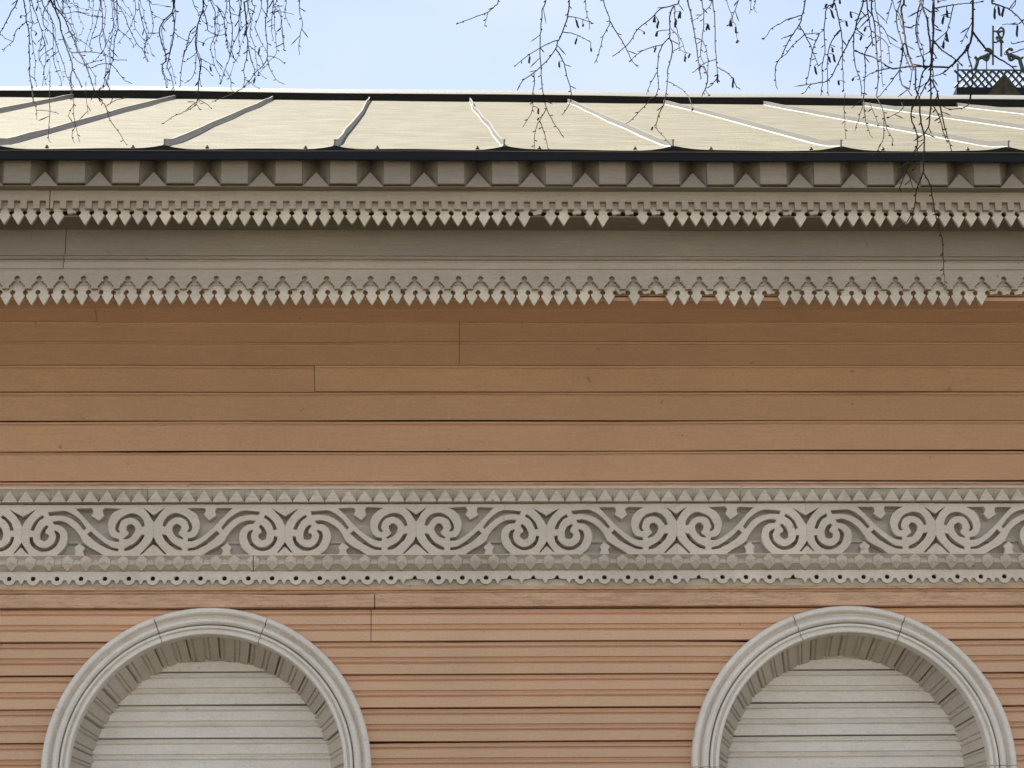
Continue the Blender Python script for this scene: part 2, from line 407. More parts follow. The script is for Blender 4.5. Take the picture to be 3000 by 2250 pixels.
# ---- frieze
frieze = empty('frieze', (0, 0, 0), house)
zA, zB = Z(1470, .07), Z(1427, .07)      # zigzag moulding
pit = 46.8*(X(1600, 1450, .07)-X(1500, 1450, .07))/100
def zigzag(x0, n, dz=0):
    zt, zm, zb_ = zB, zA+(zB-zA)*.84, zA
    of, ob = .080, .030
    vs_, fs = [], []
    def V(*p): vs_.append(p); return len(vs_)-1
    x1 = x0+n*pit
    A, B = V(x0, -.084, zt), V(x1, -.084, zt); Cc, Dd = V(x0, -.084, zm), V(x1, -.084, zm)
    A2, B2 = V(x0, .0, zt), V(x1, .0, zt)
    fs += [(A, B, Dd, Cc), (A, A2, B2, B)]
    L2, R2 = V(x0, -of, zm-.0005), V(x1, -of, zm-.0005)
    fs += [(Cc, Dd, R2, L2)]
    for i in range(n):
        xa, xb_ = x0+i*pit, x0+(i+1)*pit; xm = (xa+xb_)/2
        j = random.uniform(-.002, .002); jz = random.uniform(-.003, .0)
        ap = V(xm+j, -of, zm-.0005+jz); l = V(xa+.001, -of, zb_); r = V(xb_-.001, -of, zb_)
        fs.append((ap, r, l))                                   # proud triangle
        lb, rb = V(xa+.001, -ob, zb_), V(xb_-.001, -ob, zb_)
        tl, tr = V(xa, -of, zm-.0005), V(xb_, -of, zm-.0005)
        fs += [(ap, l, lb), (ap, rb, r), (l, r, rb, lb)]
        fs += [(tl, ap, lb), (ap, tr, rb)]
    return mk('zigzag_moulding', vs_, fs, M_GREYD, frieze)
xj1, xj2 = X(433, 1450, .07), X(2145, 1450, .07)
n1 = int((xj1-XL)/pit); n2 = round((xj2-xj1)/pit); n3 = int((XR-xj2)/pit)
zigzag(xj1-n1*pit-.0015, n1); zigzag(xj1, n2); zigzag(xj1+n2*pit+.0015, n3)

# scroll panels (fretwork), traced in units of one S-scroll
sc = .0015175/4.809*.985
ZS0 = 790
raw_outline_L = [(185, 790), (185, 640), (190, 635), (262, 690), (347, 767), (372, 767), (280, 670), (215, 590), (185, 525), (185, 325), (212, 290), (262, 208), (337, 134), (270, 170), (200, 222), (185, 226), (185, 85)]
raw_outline_R = [(2020, 85), (2020, 250), (1900, 182), (1833, 148), (1930, 240), (1985, 320), (2020, 385), (2020, 600), (1990, 650), (1913, 752), (1936, 750), (2020, 665), (2020, 790)]
holes_raw = {
 'A': ([(645, 140), (862, 130), (900, 150), (905, 180), (878, 232), (945, 300), (960, 300), (1062, 235), (1040, 195), (1045, 150), (1075, 135), (1280, 140), (1190, 225), (1090, 330), (1000, 420), (900, 500), (800, 565), (720, 592), (665, 592), (665, 552), (740, 540), (795, 490), (820, 420), (828, 350), (805, 265), (760, 205), (705, 168)], 0),
 'B': ([(1600, 312), (1520, 303), (1430, 325), (1340, 375), (1260, 445), (1205, 525), (1165, 595), (1080, 660), (975, 715), (878, 778), (1115, 780), (1150, 750), (1155, 715), (1128, 680), (1200, 622), (1225, 622), (1280, 680), (1260, 715), (1265, 750), (1295, 775), (1518, 772), (1450, 712), (1400, 635), (1378, 550), (1388, 470), (1430, 405), (1495, 365), (1578, 352)], 0),
 'C': ([(308, 375), (330, 300), (390, 235), (470, 207), (550, 215), (640, 260), (695, 330), (718, 390), (710, 440), (685, 465), (650, 462), (675, 420), (668, 370), (640, 310), (590, 275), (520, 262), (450, 280), (390, 322), (345, 390)], 1),
 'D': ([(445, 440), (450, 390), (490, 355), (530, 355), (565, 390), (560, 440), (535, 465), (540, 500), (600, 545), (590, 562), (530, 545), (475, 500)], 1),
 'E': ([(305, 495), (360, 500), (400, 560), (470, 625), (585, 685), (580, 718), (500, 700), (400, 630), (340, 570)], 0),
 'F': ([(665, 690), (760, 670), (880, 600), (980, 520), (1060, 450), (1108, 485), (1010, 580), (880, 660), (760, 710), (670, 720)], 0),
 'G': ([(1125, 405), (1200, 310), (1300, 225), (1400, 178), (1480, 170), (1665, 185), (1645, 235), (1560, 230), (1450, 240), (1350, 270), (1250, 335), (1150, 435)], 0),
 'H': ([(1720, 255), (1740, 230), (1800, 265), (1870, 340), (1905, 430), (1860, 440), (1830, 370), (1780, 300), (1725, 270)], 0),
 'I': ([(1648, 385), (1680, 368), (1725, 400), (1765, 490), (1755, 560), (1710, 580), (1660, 560), (1642, 520), (1660, 490), (1690, 480), (1690, 440)], 1),
 'J': ([(1560, 435), (1575, 447), (1545, 500), (1560, 590), (1620, 655), (1700, 680), (1790, 650), (1860, 580), (1870, 525), (1915, 530), (1900, 600), (1840, 680), (1740, 725), (1640, 715), (1550, 660), (1495, 570), (1490, 500), (1520, 455)], 1),
}
o_s = .054
zs_lo, zs_hi = Z(1626, o_s), Z(1476, o_s)
segw = 382.0*(X(1600, 1550, o_s)-X(1500, 1550, o_s))/100
sx, sz = segw/1835, (zs_hi-zs_lo)/705
def conv(pts): return [((x-185)*sx, (790-y)*sz) for x, y in pts]
def soft(pts):
    c = conv(pts)
    # round only gentle corners: subdivide with Catmull-Rom where the turn is small
    out = []; N = len(c)
    for i in range(N):
        p0, p1, p2, p3 = c[i-1], c[i], c[(i+1) % N], c[(i+2) % N]
        def turn(a, b, d):
            v1 = (b[0]-a[0], b[1]-a[1]); v2 = (d[0]-b[0], d[1]-b[1])
            return abs(math.atan2(v1[0]*v2[1]-v1[1]*v2[0], v1[0]*v2[0]+v1[1]*v2[1]))
        out.append(p1)
        if turn(p0, p1, p2) < .9 and turn(p1, p2, p3) < .9:
            for t in (.33, .66):
                out.append(tuple(.5*((2*b)+(-a+cc)*t+(2*a-5*b+4*cc-d)*t*t+(-a+3*b-3*cc+d)*t**3) for a, b, cc, d in zip(p0, p1, p2, p3)))
    return out
def hand_cut(mirror):
    jt = lambda pts: [(x+random.uniform(-3.5, 3.5), y+random.uniform(-3.5, 3.5)) for x, y in pts]
    je = lambda pts: [(x if x in (185, 2020) else x+random.uniform(-3, 3), y if y in (790, 85) else y+random.uniform(-3, 3)) for x, y in pts]
    lp = [conv(je(raw_outline_L + raw_outline_R))] + [soft(jt(v[0])) for v in holes_raw.values()]
    if mirror: lp = [[(segw-x, z) for x, z in l_][::-1] for l_ in lp]
    me = plate_mesh('scroll_panel', lp, .046, .0016); me.materials.append(M_GREY); return me
xs0 = X(1180+185/4.809, 1550, o_s)
for k in range(-9, 9):
    x = xs0 + k*segw
    if x < DL-.4 or x+segw > DR+.4: continue
    o = link('scroll_panel', hand_cut(k % 2 != 0), None, frieze, (x+.0004, -o_s+random.uniform(-.0015, .0015), zs_lo+random.uniform(-.0015, .0015)))
# backing boards behind the fretwork
zm_ = zs_lo + (zs_hi-zs_lo)*.30
prism_x('backing_board', [(-0.0340, zs_lo-.02), (-0.0120, zs_lo-.02), (-0.0120, zm_-.010), (-0.0180, zm_-.008), (-0.0180, zm_-.005), (-0.0110, zm_-.004), (-0.0110, zm_-.0025), (-0.0340, zm_-.0025)], XL, XR, M_BACK, frieze)
prism_x('backing_board', [(-0.0340, zm_), (-0.0080, zm_), (-0.0080, zm_+.012), (-0.0130, zm_+.015), (-0.0130, zs_hi-.024), (-0.0050, zs_hi-.020), (-0.0050, zs_hi-.002), (-0.0340, zs_hi-.002)], XL, XR, M_BACK, frieze)

# faceted moulding under the scrolls
fz0, fz1 = Z(1668, .07), Z(1626.5, .07)
fp = 53.9*(X(1600, 1650, .07)-X(1500, 1650, .07))/100
def facet(x0, n, oo=0.0):
    h = fz1-fz0; vs_, fs = [], []
    def V(x, o, t): vs_.append((x, -(o+oo), fz0+h*t)); return len(vs_)-1
    for i in range(n):
        xa = x0+i*fp; xb_ = xa+fp; j = random.uniform(-.0015, .0015)
        l, r = xa+fp*.33+j, xa+fp*.67+j
        a1, a2, a3, a4 = V(l, .054, .79), V(r, .054, .79), V(r, .073, .42), V(l, .073, .42)
        t1, t2 = V(xa+fp*.06, .073, 1), V(xb_-fp*.06, .073, 1); b1, b2 = V(xa+fp*.05, .034, .03), V(xb_-fp*.05, .034, .03)
        fs += [(t1, t2, a2, a1), (a1, a2, a3, a4), (a4, a3, b2, b1)]
        for c, sg, up_, dn_, tt_, bb_ in ((xa, 1, a1, a4, t1, b1), (xb_, -1, a2, a3, t2, b2)):
            T_, Bt = V(c, .0735, 1), V(c, .054, .03); M_ = V(c, .078, .62)
            S1, Q1 = V(c+sg*fp*.29, .069, .79), V(c+sg*fp*.29, .068, .40)
            fs += [(T_, S1, M_), (M_, S1, Q1), (M_, Q1, Bt), (T_, tt_, S1), (tt_, up_, S1), (S1, up_, dn_, Q1), (Q1, dn_, bb_, Bt)]
    x1 = x0+n*fp
    a, b, c, d_ = V(x0, .073, 1), V(x1, .073, 1), V(x1, .0, 1), V(x0, .0, 1); fs.append((a, d_, c, b))
    a, b, c, d_ = V(x0, .034, .03), V(x1, .034, .03), V(x1, .04, 0), V(x0, .04, 0); fs.append((a, b, c, d_))
    a, b, c, d_ = V(x0, .04, 0), V(x1, .04, 0), V(x1, .0, 0), V(x0, .0, 0); fs.append((a, b, c, d_))
    e = [V(x0, -.0, 0), V(x0, .07, 1), V(x0, 0, 1), V(x0, .05, .05)]; fs.append((e[0], e[3], e[1], e[2]))
    e = [V(x1, -.0, 0), V(x1, .07, 1), V(x1, 0, 1), V(x1, .05, .05)]; fs.append((e[0], e[2], e[1], e[3]))
    return mk('faceted_moulding', vs_, fs, M_GREYD, frieze)
xf = X(743, 1650, .07)
n1 = int((xf-XL)/fp); facet(xf-n1*fp-.004, n1, -.003); facet(xf, int((XR-xf)/fp))

# scalloped trim with ring pendants
os_ = .040
t0, t1, tt = Z(1709.5, os_), Z(1692, os_), Z(1672, os_)
rp = 69.4*(X(1600, 1690, os_)-X(1500, 1690, os_))/100
kx = (X(1600, 1690, os_)-X(1500, 1690, os_))/100
zr = Z(1693, os_)
def scallop(broken):
    hp = rp/2; topz = tt
    z = lambda py: Z(py, os_)
    # unit: half small tooth, ring, half small tooth
    L = [(-hp, topz), (-hp, z(1710)), (-hp+.012, z(1696))]
    R = [(hp-.012, z(1696)), (hp, z(1710)), (hp, topz)]
    if broken:
        mid = [(-.024, z(1696)), (-.017, z(1694.5)), (-.010, z(1694)), (-.008, z(1689)), (-.002, z(1685.5)), (.005, z(1686)), (.009, z(1693)), (.015, z(1695)), (.025, z(1696))]
        return [[(x, q_-tt) for x, q_ in L+mid+R]]
    ring = [(-.0265, z(1696.5))] + arc(0, zr-.0, .0275, 200, 340, 12) + [(.0265, z(1696.5))]
    hole = arc(0, zr+.001, .0108, 0, 345, 14)
    return [[(x, q_-tt) for x, q_ in L+ring+R], [(x, q_-tt) for x, q_ in hole]]
me_ring = plate_mesh('ring_pendant', scallop(False), .018); me_brk = plate_mesh('broken_pendant', scallop(True), .018)
for me in (me_ring, me_brk): me.materials.append(M_GREY)
px_rings = 1285  # a ring centre in the photo
broken_px = [1214, 1494, 1562, 1631, 2050, 2328]
xr0 = X(px_rings, 1690, os_)
for k in range(-50, 50):
    x = xr0+k*rp
    if x < DL or x > DR: continue
    px_ = px_rings + k*69.4
    br = any(abs(px_-b) < 30 for b in broken_px)
    link('broken_pendant' if br else 'ring_pendant', me_brk if br else me_ring, None, frieze, (x, -os_+random.uniform(-.001, .001), tt))
prism_x('trim_backing', [(-.02, Z(1718, .015)), (.018, Z(1718, .015)), (.020, Z(1716, .015)), (.020, Z(1698, .02)), (-.02, Z(1698, .02))], XL, XR, M_GREYD, frieze)

# ---- lower valance: toothed board behind a gable-cut board
def teeth_row(parent, o_front, pitch_px, px0, py_top, py_hole, r_px, py_v, py_tip, missing, th=.02):
    k = (X(1600, py_hole, o_front)-X(1500, py_hole, o_front))/100
    pt = pitch_px*k; r = r_px*k; hp = pt/2
    zt, zh, zv, ztip = (Z(p, o_front) for p in (py_top, py_hole, py_v, py_tip))
    nk = r*.22
    def outline(full):
        Lh = [(-hp+.0001, zt)] + [(-hp+r*math.cos(math.radians(a)), zh+r*math.sin(math.radians(a))) for a in range(88, -75, -18)]
        if full:
            mid = [(-hp+nk, zv+.001), (-.0015, ztip+.001), (.0015, ztip+.001), (hp-nk, zv+.001)]
        else:
            zk = zh-r*.35
            Lh = [(-hp+.0001, zt)] + [(-hp+r*math.cos(math.radians(a)), zh+r*math.sin(math.radians(a))) for a in range(88, -20, -18)]
            mid = [(-hp+r*.95, zk), (-hp*.3, zk-.002), (hp*.2, zk+.0025), (hp-r*.95, zk+.0005)]
        Rh = [(-x, z) for x, z in reversed(Lh)]
        return [[(x, z-zt) for x, z in Lh+mid+Rh]]
    mt, mb = plate_mesh('tooth', outline(True), th), plate_mesh('broken_tooth', outline(False), th)
    oc = outline(True)[0]; lo_ = min(z for x, z in oc)
    mc = plate_mesh('chipped_tooth', [[(x + (.003 if z < lo_+.001 and x < 0 else (.009 if z < lo_+.001 else 0)), z + (.009 if z < lo_+.001 and x < 0 else (.014 if z < lo_+.001 else 0))) for x, z in oc]], th)
    for me in (mt, mb, mc): me.materials.append(M_TEETH)
    box('valance_board', XL, XR, o_front-th, o_front-.0004, zt+.0012, zt+.075, M_GREYD, parent, 0)
    x00 = X(px0, py_hole, o_front)
    for i in range(-90, 120):
        x = x00+(i+.5)*pt
        if x-hp < DL or x+hp > DR: continue
        px_ = px0+(i+.5)*pitch_px
        br = any(abs(px_-m_) < pitch_px*.5 for m_ in missing)
        ch = random.random() < .07
        o = link('broken_tooth' if br else ('chipped_tooth' if ch else 'tooth'), mb if br else (mc if ch else mt), None, parent, (x, -o_front+random.uniform(-.0006, .0006), zt+random.uniform(-.001, .001)))
        o.rotation_euler.y = random.uniform(-.025, .025); o.scale.z = random.uniform(.95, 1.05)
    return zt
LVo = .735
lval = empty('lower_valance', (0, 0, 0), house)
ztL = teeth_row(lval, LVo, 36.6, 739, 838, 857.5, 7.7, 868, 893, [1802, 1905, 1940, 2092, 2264, 2907, 2943, 2980, 3017])
ofr = LVo+.027
def notched(parent, o_front, x0, n, pitch, zt_, prof_fn, name, m, th):
    lp = [(0, zt_)]
    for i in range(n): lp += [(i*pitch+x, z) for x, z in prof_fn(i)]
    lp += [(n*pitch, zt_)]
    z0 = lp[0][1]
    me = plate_mesh(name, [[(x, z-z0) for x, z in lp]], th); me.materials.append(m)
    return link(name, me, None, parent, (x0, -o_front, z0))
gpit = 64.25*(X(1600, 830, ofr)-X(1500, 830, ofr))/100
kk = gpit/64.25
def gable(i):
    z = lambda py: Z(py, ofr)
    j = lambda: random.uniform(-.5, .5)
    c = 32.1
    pts = [(0, 846), (c-23+j(), 846), (c-23, 837+j()), (c-18, 836), (c-18, 831+j()), (c-13, 830), (c-13, 825.5), (c-6, 824.5)]
    out = [(x*kk, z(y)) for x, y in pts]
    cc = (c*kk, z(816.5)); r = 8.4*kk
    out += [(cc[0]+r*math.cos(math.radians(a)), cc[1]+r*math.sin(math.radians(a))) for a in range(225, -46, -30)]
    pts2 = [(c+6, 824.5), (c+13, 825.5), (c+13, 830), (c+18, 831), (c+18, 836), (c+23+j(), 837), (c+23, 846), (64.25, 846)]
    return out + [(x*kk, z(y)) for x, y in pts2]
xg0 = X(633-32.1, 820, ofr); zgt = Z(790, ofr)
cuts_g = [-45, -8, 30, 70]
ng0 = int((xg0-XL)/gpit)
for a, b in ((-ng0, -9), (-9, 30), (30, 30+int((XR-xg0)/gpit)-30)):
    if b > a: notched(lval, ofr, xg0+a*gpit+.0006, b-a, gpit*(1-.00002), zgt, gable, 'gable_cut_board', M_FASC_SHADE, .026)

# ---- cornice between the valances
corn = empty('cornice', (0, 0, 0), house)
mo = .768
zc0, zc1 = Z(789, mo), Z(743, mo)
hh = zc1-zc0
mp_ = [(.60, zc0), (mo-.004, zc0), (mo, zc0+.004), (mo, zc0+.30*hh), (mo-.003, zc0+.45*hh), (mo-.014, zc0+.55*hh), (mo-.024, zc0+.60*hh), (mo-.024, zc0+.66*hh), (mo-.010, zc0+.70*hh), (mo-.005, zc0+.76*hh), (mo-.012, zc0+.81*hh), (mo-.020, zc0+.84*hh), (mo-.020, zc0+.88*hh), (mo-.008, zc0+.92*hh), (mo-.012, zc0+.98*hh), (.722, zc1), (.60, zc1)]
xj = X(193, 720, .71)
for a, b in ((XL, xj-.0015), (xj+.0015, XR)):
    prism_x('cornice_moulding', mp_, a, b, M_FASC_SHADE, corn)
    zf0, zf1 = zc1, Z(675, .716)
    prism_x('frieze_board', [(.64, zf0), (.724, zf0+.001), (.716, zf1), (.64, zf1)], a, b, M_TAUPE_SHADE, corn, wav=.002)
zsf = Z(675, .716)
prism_x('soffit_board', [(.60, zsf+.0015), (.878, zsf+.0015), (.878, zsf+.006), (.60, zsf+.006)], XL, XR, M_TAUPE_SHADE, corn)

# ---- upper valance
UVo = .900
uval = empty('upper_valance', (0, 0, 0), house)
teeth_row(uval, UVo, 38.75, 660-.5, 604, 624.5, 8.0, 634, 660, [200, 1556, 1678, 1815, 1852, 1926, 2294, 2402], th=.02)
ofu = UVo+.027
cp = 37.05*(X(1600, 600, ofu)-X(1500, 600, ofu))/100; ck = cp/37.05
def cren_board(x0, n, th=.026):
    z = lambda py: Z(py, ofu)
    j = lambda: random.uniform(-.6, .6)
    st = []                                                  # (x, z below to the right of x)
    for i in range(n):
        xa = x0+i*cp; zlow = z(612.5+j()*.5)
        st += [(xa, zlow), (xa+(9+j())*ck, z(590+j()*.6)), (xa+(27.5+j())*ck, zlow)]
    xe_ = x0+n*cp; vs_, fs = [], []
    def V(x, y, zz): vs_.append((x, y, zz)); return len(vs_)-1
    f0, f1 = -ofu, -ofu+th
    for q_, (xa, za_) in enumerate(st):
        xb_ = st[q_+1][0] if q_+1 < len(st) else xe_
        a_, b_, c_, d_ = V(xa, f0, zut), V(xb_, f0, zut), V(xb_, f0, za_), V(xa, f0, za_); e_, f_ = V(xa, f1, za_), V(xb_, f1, za_)
        g_, h_ = V(xa, f1, zut), V(xb_, f1, zut)
        fs += [(a_, d_, c_, b_), (d_, e_, f_, c_), (a_, b_, h_, g_), (g_, h_, f_, e_)]
        if q_:
            zp = st[q_-1][1]
            if abs(zp-za_) > 1e-6:
                k1, k2 = V(xa, f0, zp), V(xa, f1, zp); fs.append((d_, e_, k2, k1))
    zl = st[0][1]; fs.append((V(x0, f0, zut), V(x0, f1, zut), V(x0, f1, zl), V(x0, f0, zl)))
    return mk('crenellated_board', vs_, fs, M_FASC_SHADE, uval)
xc0 = X(602-9, 600, ofu)
nL, nR = int((xc0-XL)/cp), int((XR-xc0)/cp)
zut = Z(559, ofu)
for a, b in ((-nL, -12), (-12, nR)):
    cren_board(xc0+a*cp+(0 if a == -nL else .004), b-a)

# ---- dentil band
dent = empty('dentil_band', (0, 0, 0), house)
ob = .982; od = .993
zd_b = Z(547.5, ob); zd_t = Z(462, ob)+.02
box('band_ledge', XL, XR, .80, ob-.002, zut+.0005, zd_b, M_TAUPE_SHADE, dent, .002)
dp = 157.6*(X(1600, 510, ob)-X(1500, 510, ob))/100
dw = dp*78.5/157.6
def dentil_mesh():
    v, f = boxg(0, dw, .80, od, 0, zd_t-Z(538.5, od)); me = bpy.data.meshes.new('dentil'); me.from_pydata(v, [], f); me.update()
    bm = bmesh.new(); bm.from_mesh(me); bmesh.ops.bevel(bm, geom=list(bm.edges), offset=.0025, segments=1, affect='EDGES'); bmesh.ops.recalc_face_normals(bm, faces=bm.faces); bm.to_mesh(me); bm.free()
    me.materials.append(M_TAUPE_SHADE); return me
def notch_mesh():
    wN = dp-dw-.001; h = zd_t-zd_b; dpt = .062
    ph = h*.46
    dq = .10
    v = [(0, 0, 0), (wN, 0, 0), (wN, 0, h), (0, 0, h), (wN/2, .014, ph), (wN/2, dq, 0), (wN/2, dq, h)]
    f = [(0, 1, 4), (0, 5, 6, 3), (1, 2, 6, 5), (0, 4, 5), (1, 5, 4)]
    me = bpy.data.meshes.new('notch'); me.from_pydata(v, [], f); me.update(); me.materials.append(M_TAUPE_SHADE); return me
dm, nm = dentil_mesh(), notch_mesh()
xd0 = X(1124, 510, od); zdm = Z(538.5, od)
for i in range(-20, 25):
    x = xd0+i*dp
    if x < DL or x+dp > DR: continue
    o = link('dentil', dm, None, dent, (x+random.uniform(-.001, .001), random.uniform(-.0015, .0015), zdm+random.uniform(-.0015, .0015)))
    link('notch', nm, None, dent, (x+dw+.0005, -ob, zd_b))

# ---- roof
RA = math.radians(24.0)
oe = 1.045
ze = Z(438, oe, 1280)
T = math.tan(RA)
d = ray(1280, 296); t = ((CAM.y+oe)*T-(CAM.z-ze))/(d.z-d.y*T)
q = CAM+d*t
RUN = q.y+oe
print('ridge', q, 'run', RUN)
seam0 = X(1477, 432, oe); sp_ = 495.0*(X(1600, 432, oe)-X(1500, 432, oe))/100
roof = empty('roof', (0, 0, 0), house)
def roof_pt(x, s_, h=0.0):
    """s_ 0 eave .. 1 ridge, h along the normal"""
    y = -oe+RUN*s_; z = ze+RUN*s_*T
    tilt = -.0075*x*s_
    return (x, y-h*math.sin(RA), z+h*math.cos(RA)+tilt)
SS = [0, .003, .01, .022, .04, .07, .12, .2, .32, .46, .6, .74, .86, .94, 1.0]
def seam_wig(i, s_):
    return .012*math.sin(s_*7+i*1.9)*s_ + .005*math.sin(s_*23+i)*min(1, s_*4)
def lift(u, s_):
    e = min(u, 1-u)
    return .017*max(0, 1-e/.2)**2*max(0, 1-s_/.05) 
ks = range(-9, 16)
n0 = [i for i in ks if XL-.9 < seam0+i*sp_ < XR-.3]
for i in n0:
    xa = seam0+i*sp_
    vs_, fs = [], []; nu = 16
    for s_ in SS:
        for j in range(nu+1):
            u = j/nu
            x = xa+u*sp_ + seam_wig(i, s_)*(1-u)+seam_wig(i+1, s_)*u
            h = lift(u, s_) + .003*noise.noise(Vector((x*2.5, s_*22, i*3.1)))*min(1, s_*30) + (.0025*math.sin(u*math.pi*2+i)*max(0, 1-s_/.03))
            vs_.append(roof_pt(x, s_, h))
    for a in range(len(SS)-1):
        for j in range(nu):
            p = a*(nu+1)+j; fs.append((p, p+1, p+nu+2, p+nu+1))
    mk('roof_panel', vs_, fs, M_ROOF, roof, smooth=True)
    # standing seam
    vs_, fs = [], []; tk = .0045
    for s_ in SS:
        x = xa+seam_wig(i, s_); h0 = lift(0, s_)-.003; hs = .030+.002*math.sin(s_*40+i)
        for (dx, h) in ((-tk*2.2, h0), (-tk*.7, h0+.006), (-tk*.7, hs+h0), (tk*1.1, hs+h0), (tk*1.1, hs-.006+h0), (tk*.7, hs-.008+h0), (tk*.7, h0+.006), (tk*2.2, h0)):
            vs_.append(roof_pt(x+dx, s_, h))
    for a in range(len(SS)-1):
        for j in range(8):
            p, q2 = a*8+j, a*8+(j+1) % 8; fs.append((p, q2, q2+8, p+8))
    fs += [tuple(range(8)), tuple((len(SS)-1)*8+j for j in reversed(range(8)))]
    mk('standing_seam', vs_, fs, M_SEAM, roof)
    # dark drip edge below the sheet, following its wavy rim
    vs_, fs = [], []
    zl = ze-.0135
    for j in range(nu+1):
        u = j/nu; x = xa+u*sp_; h = lift(u, 0)+.0025*math.sin(u*math.pi*2+i)
        p = roof_pt(x, 0, h)
        vs_ += [(x, p[1]+.003, p[2]-.0012), (x, p[1]+.003, zl), (x, p[1]+.05, zl)]
    for j in range(nu):
        p = j*3; fs += [(p, p+1, p+4, p+3), (p+1, p+2, p+5, p+4)]
    mk('drip_edge', vs_, fs, M_BLACK, roof)
mk('roof_deck', [roof_pt(XL-.3, .01, -.03), roof_pt(XR+.3, .01, -.03), roof_pt(XR+.3, .995, -.03), roof_pt(XL-.3, .995, -.03)], [(0, 1, 2, 3)], M_DARK, roof)
# eave fascia and its pale folded lip
zf0, zf1 = Z(469.5, oe, 1280), ze-.005
prism_x('eave_fascia', [(oe-.009, zf0+.001), (oe+.001, zf0-.0015), (oe+.003, zf0+.001), (oe+.003, zf1-.008), (oe-.004, zf1-.007), (oe-.009, zf1-.007)], XL-.3, XR+.5, M_NAVY, roof, wav=.0028, step=.2)
prism_x('fascia_lip', [(oe-.012, zf1-.0065), (oe+.006, zf1-.0065), (oe+.006, zf1-.004), (oe-.012, zf1-.0035)], XL-.3, XR+.5, M_ROOF, roof, wav=.0014, step=.12)
# ridge cap
RX = 1.0
cap_v, cap_f, fr_v, fr_f = [], [], [], []
nr = 90; x0r, x1r = XL-.4, XR+.4
for j in range(nr+1):
    x = x0r+(x1r-x0r)*j/nr
    wv = .012*noise.noise(Vector((x*.8, 3, 0)))
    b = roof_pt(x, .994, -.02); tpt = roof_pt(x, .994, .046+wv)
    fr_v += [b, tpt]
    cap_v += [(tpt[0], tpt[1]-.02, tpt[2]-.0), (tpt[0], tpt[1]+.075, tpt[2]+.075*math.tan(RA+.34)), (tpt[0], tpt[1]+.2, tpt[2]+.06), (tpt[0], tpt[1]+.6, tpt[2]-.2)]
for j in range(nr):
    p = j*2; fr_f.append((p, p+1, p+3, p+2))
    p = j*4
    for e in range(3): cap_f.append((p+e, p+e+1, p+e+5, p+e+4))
mk('ridge_shade_strip', fr_v, fr_f, M_BLACK, roof); mk('ridge_cap', cap_v, cap_f, M_SEAM, roof, smooth=True)  # black strip carries the shade below the ridge cap in its colour
# back slope of the roof
rb = roof_pt(XL-.4, 1, 0); rb2 = roof_pt(XR+.4, 1, 0)
mk('rear_slope', [rb, rb2, (rb2[0], rb2[1]+RUN, ze), (rb[0], rb[1]+RUN, ze)], [(0, 1, 2, 3)], M_ROOF, roof)
# gable ends of the house
for xs_ in (XL+.02, XR-.02):
    mk('end_wall', [(xs_, .05, 0), (xs_, 2*RUN-2*oe, 0), (xs_, 2*RUN-2*oe, ze+.3), (xs_, RUN-oe, ze+RUN*T-.2), (xs_, -.4, ze+.1), (xs_, .05, 5.0)], [(0, 1, 2, 3, 4, 5)], M_SALMON, house)
# snow clips along the eave
for px_ in (134, 387, 605, 894, 1105, 1399, 1581, 1862, 2085, 2379, 2590, 2839):
    x = X(px_, 432, oe); b = Vector(roof_pt(x, .004, .002))
    v = []; f = []
    for (h, r) in ((0, .009), (.004, .008), (.008, .004), (.011, .0045), (.013, .002)):
        for k in range(6):
            a = k*math.pi/3; v.append(b+Vector((r*math.cos(a), r*math.sin(a)*.8, h)))
    for a in range(4):
        for k in range(6): f.append((a*6+k, a*6+(k+1) % 6, a*6+6+(k+1) % 6, a*6+6+k))
    f.append(tuple(24+k for k in range(6)))
    mk('roof_clip', v, f, M_IRON, roof)

# ------------------------------------------------------------------ turret cresting behind the ridge
dT = 26.0                                            # metres from the wall plane
def UT(px, py, dd=0): x, z = U(px, py, -dT+dd); return Vector((x, dT-dd, z))
kT = (UT(1600, 200)-UT(1500, 200)).length/100
tb = UT(2905, 278)
tur = empty('roof_turret', (tb.x, tb.y, tb.z-6)); tb0 = Vector(tur.location)
tag(tur, 'dark turret with green-black iron lattice cresting and finial behind the roof ridge', 'turret')
def tl_(p): return Vector(p)-tb0
def tpart(name, polys, r_px, m, closed=False):
    vs_, fs = [], []
    for pl in polys:
        pts = [tl_(UT(x, y)) for x, y in smooth_poly(pl, 4, False)] if len(pl) > 2 else [tl_(UT(x, y)) for x, y in pl]
        a, b = tube(pts, [r_px*kT]*len(pts), 6); off_ = len(vs_); vs_ += a; fs += [tuple(i+off_ for i in q_) for q_ in b]
    return mk(name, vs_, fs, m, tur)
p0, p1 = UT(2806, 330), UT(3120, 256)
v, f = boxg(p0.x-tb0.x, p1.x-tb0.x, -3.0, .02, -4, UT(2900, 257).z-tb0.z); mk('turret_base', v, f, M_NAVY, tur)
for x in range(2796, 3110, 22):
    tpart('lattice_bar', [[(x, 256), (x+24, 230), (x+46, 206)]], 3.6, M_IRON)
    tpart('lattice_bar', [[(x+46, 256), (x+24, 230), (x, 206)]], 3.6, M_IRON)
tpart('top_rail', [[(2804, 205), (3120, 206)]], 2.6, M_IRON); tpart('end_post', [[(2806, 186), (2806, 258)]], 2.6, M_IRON)
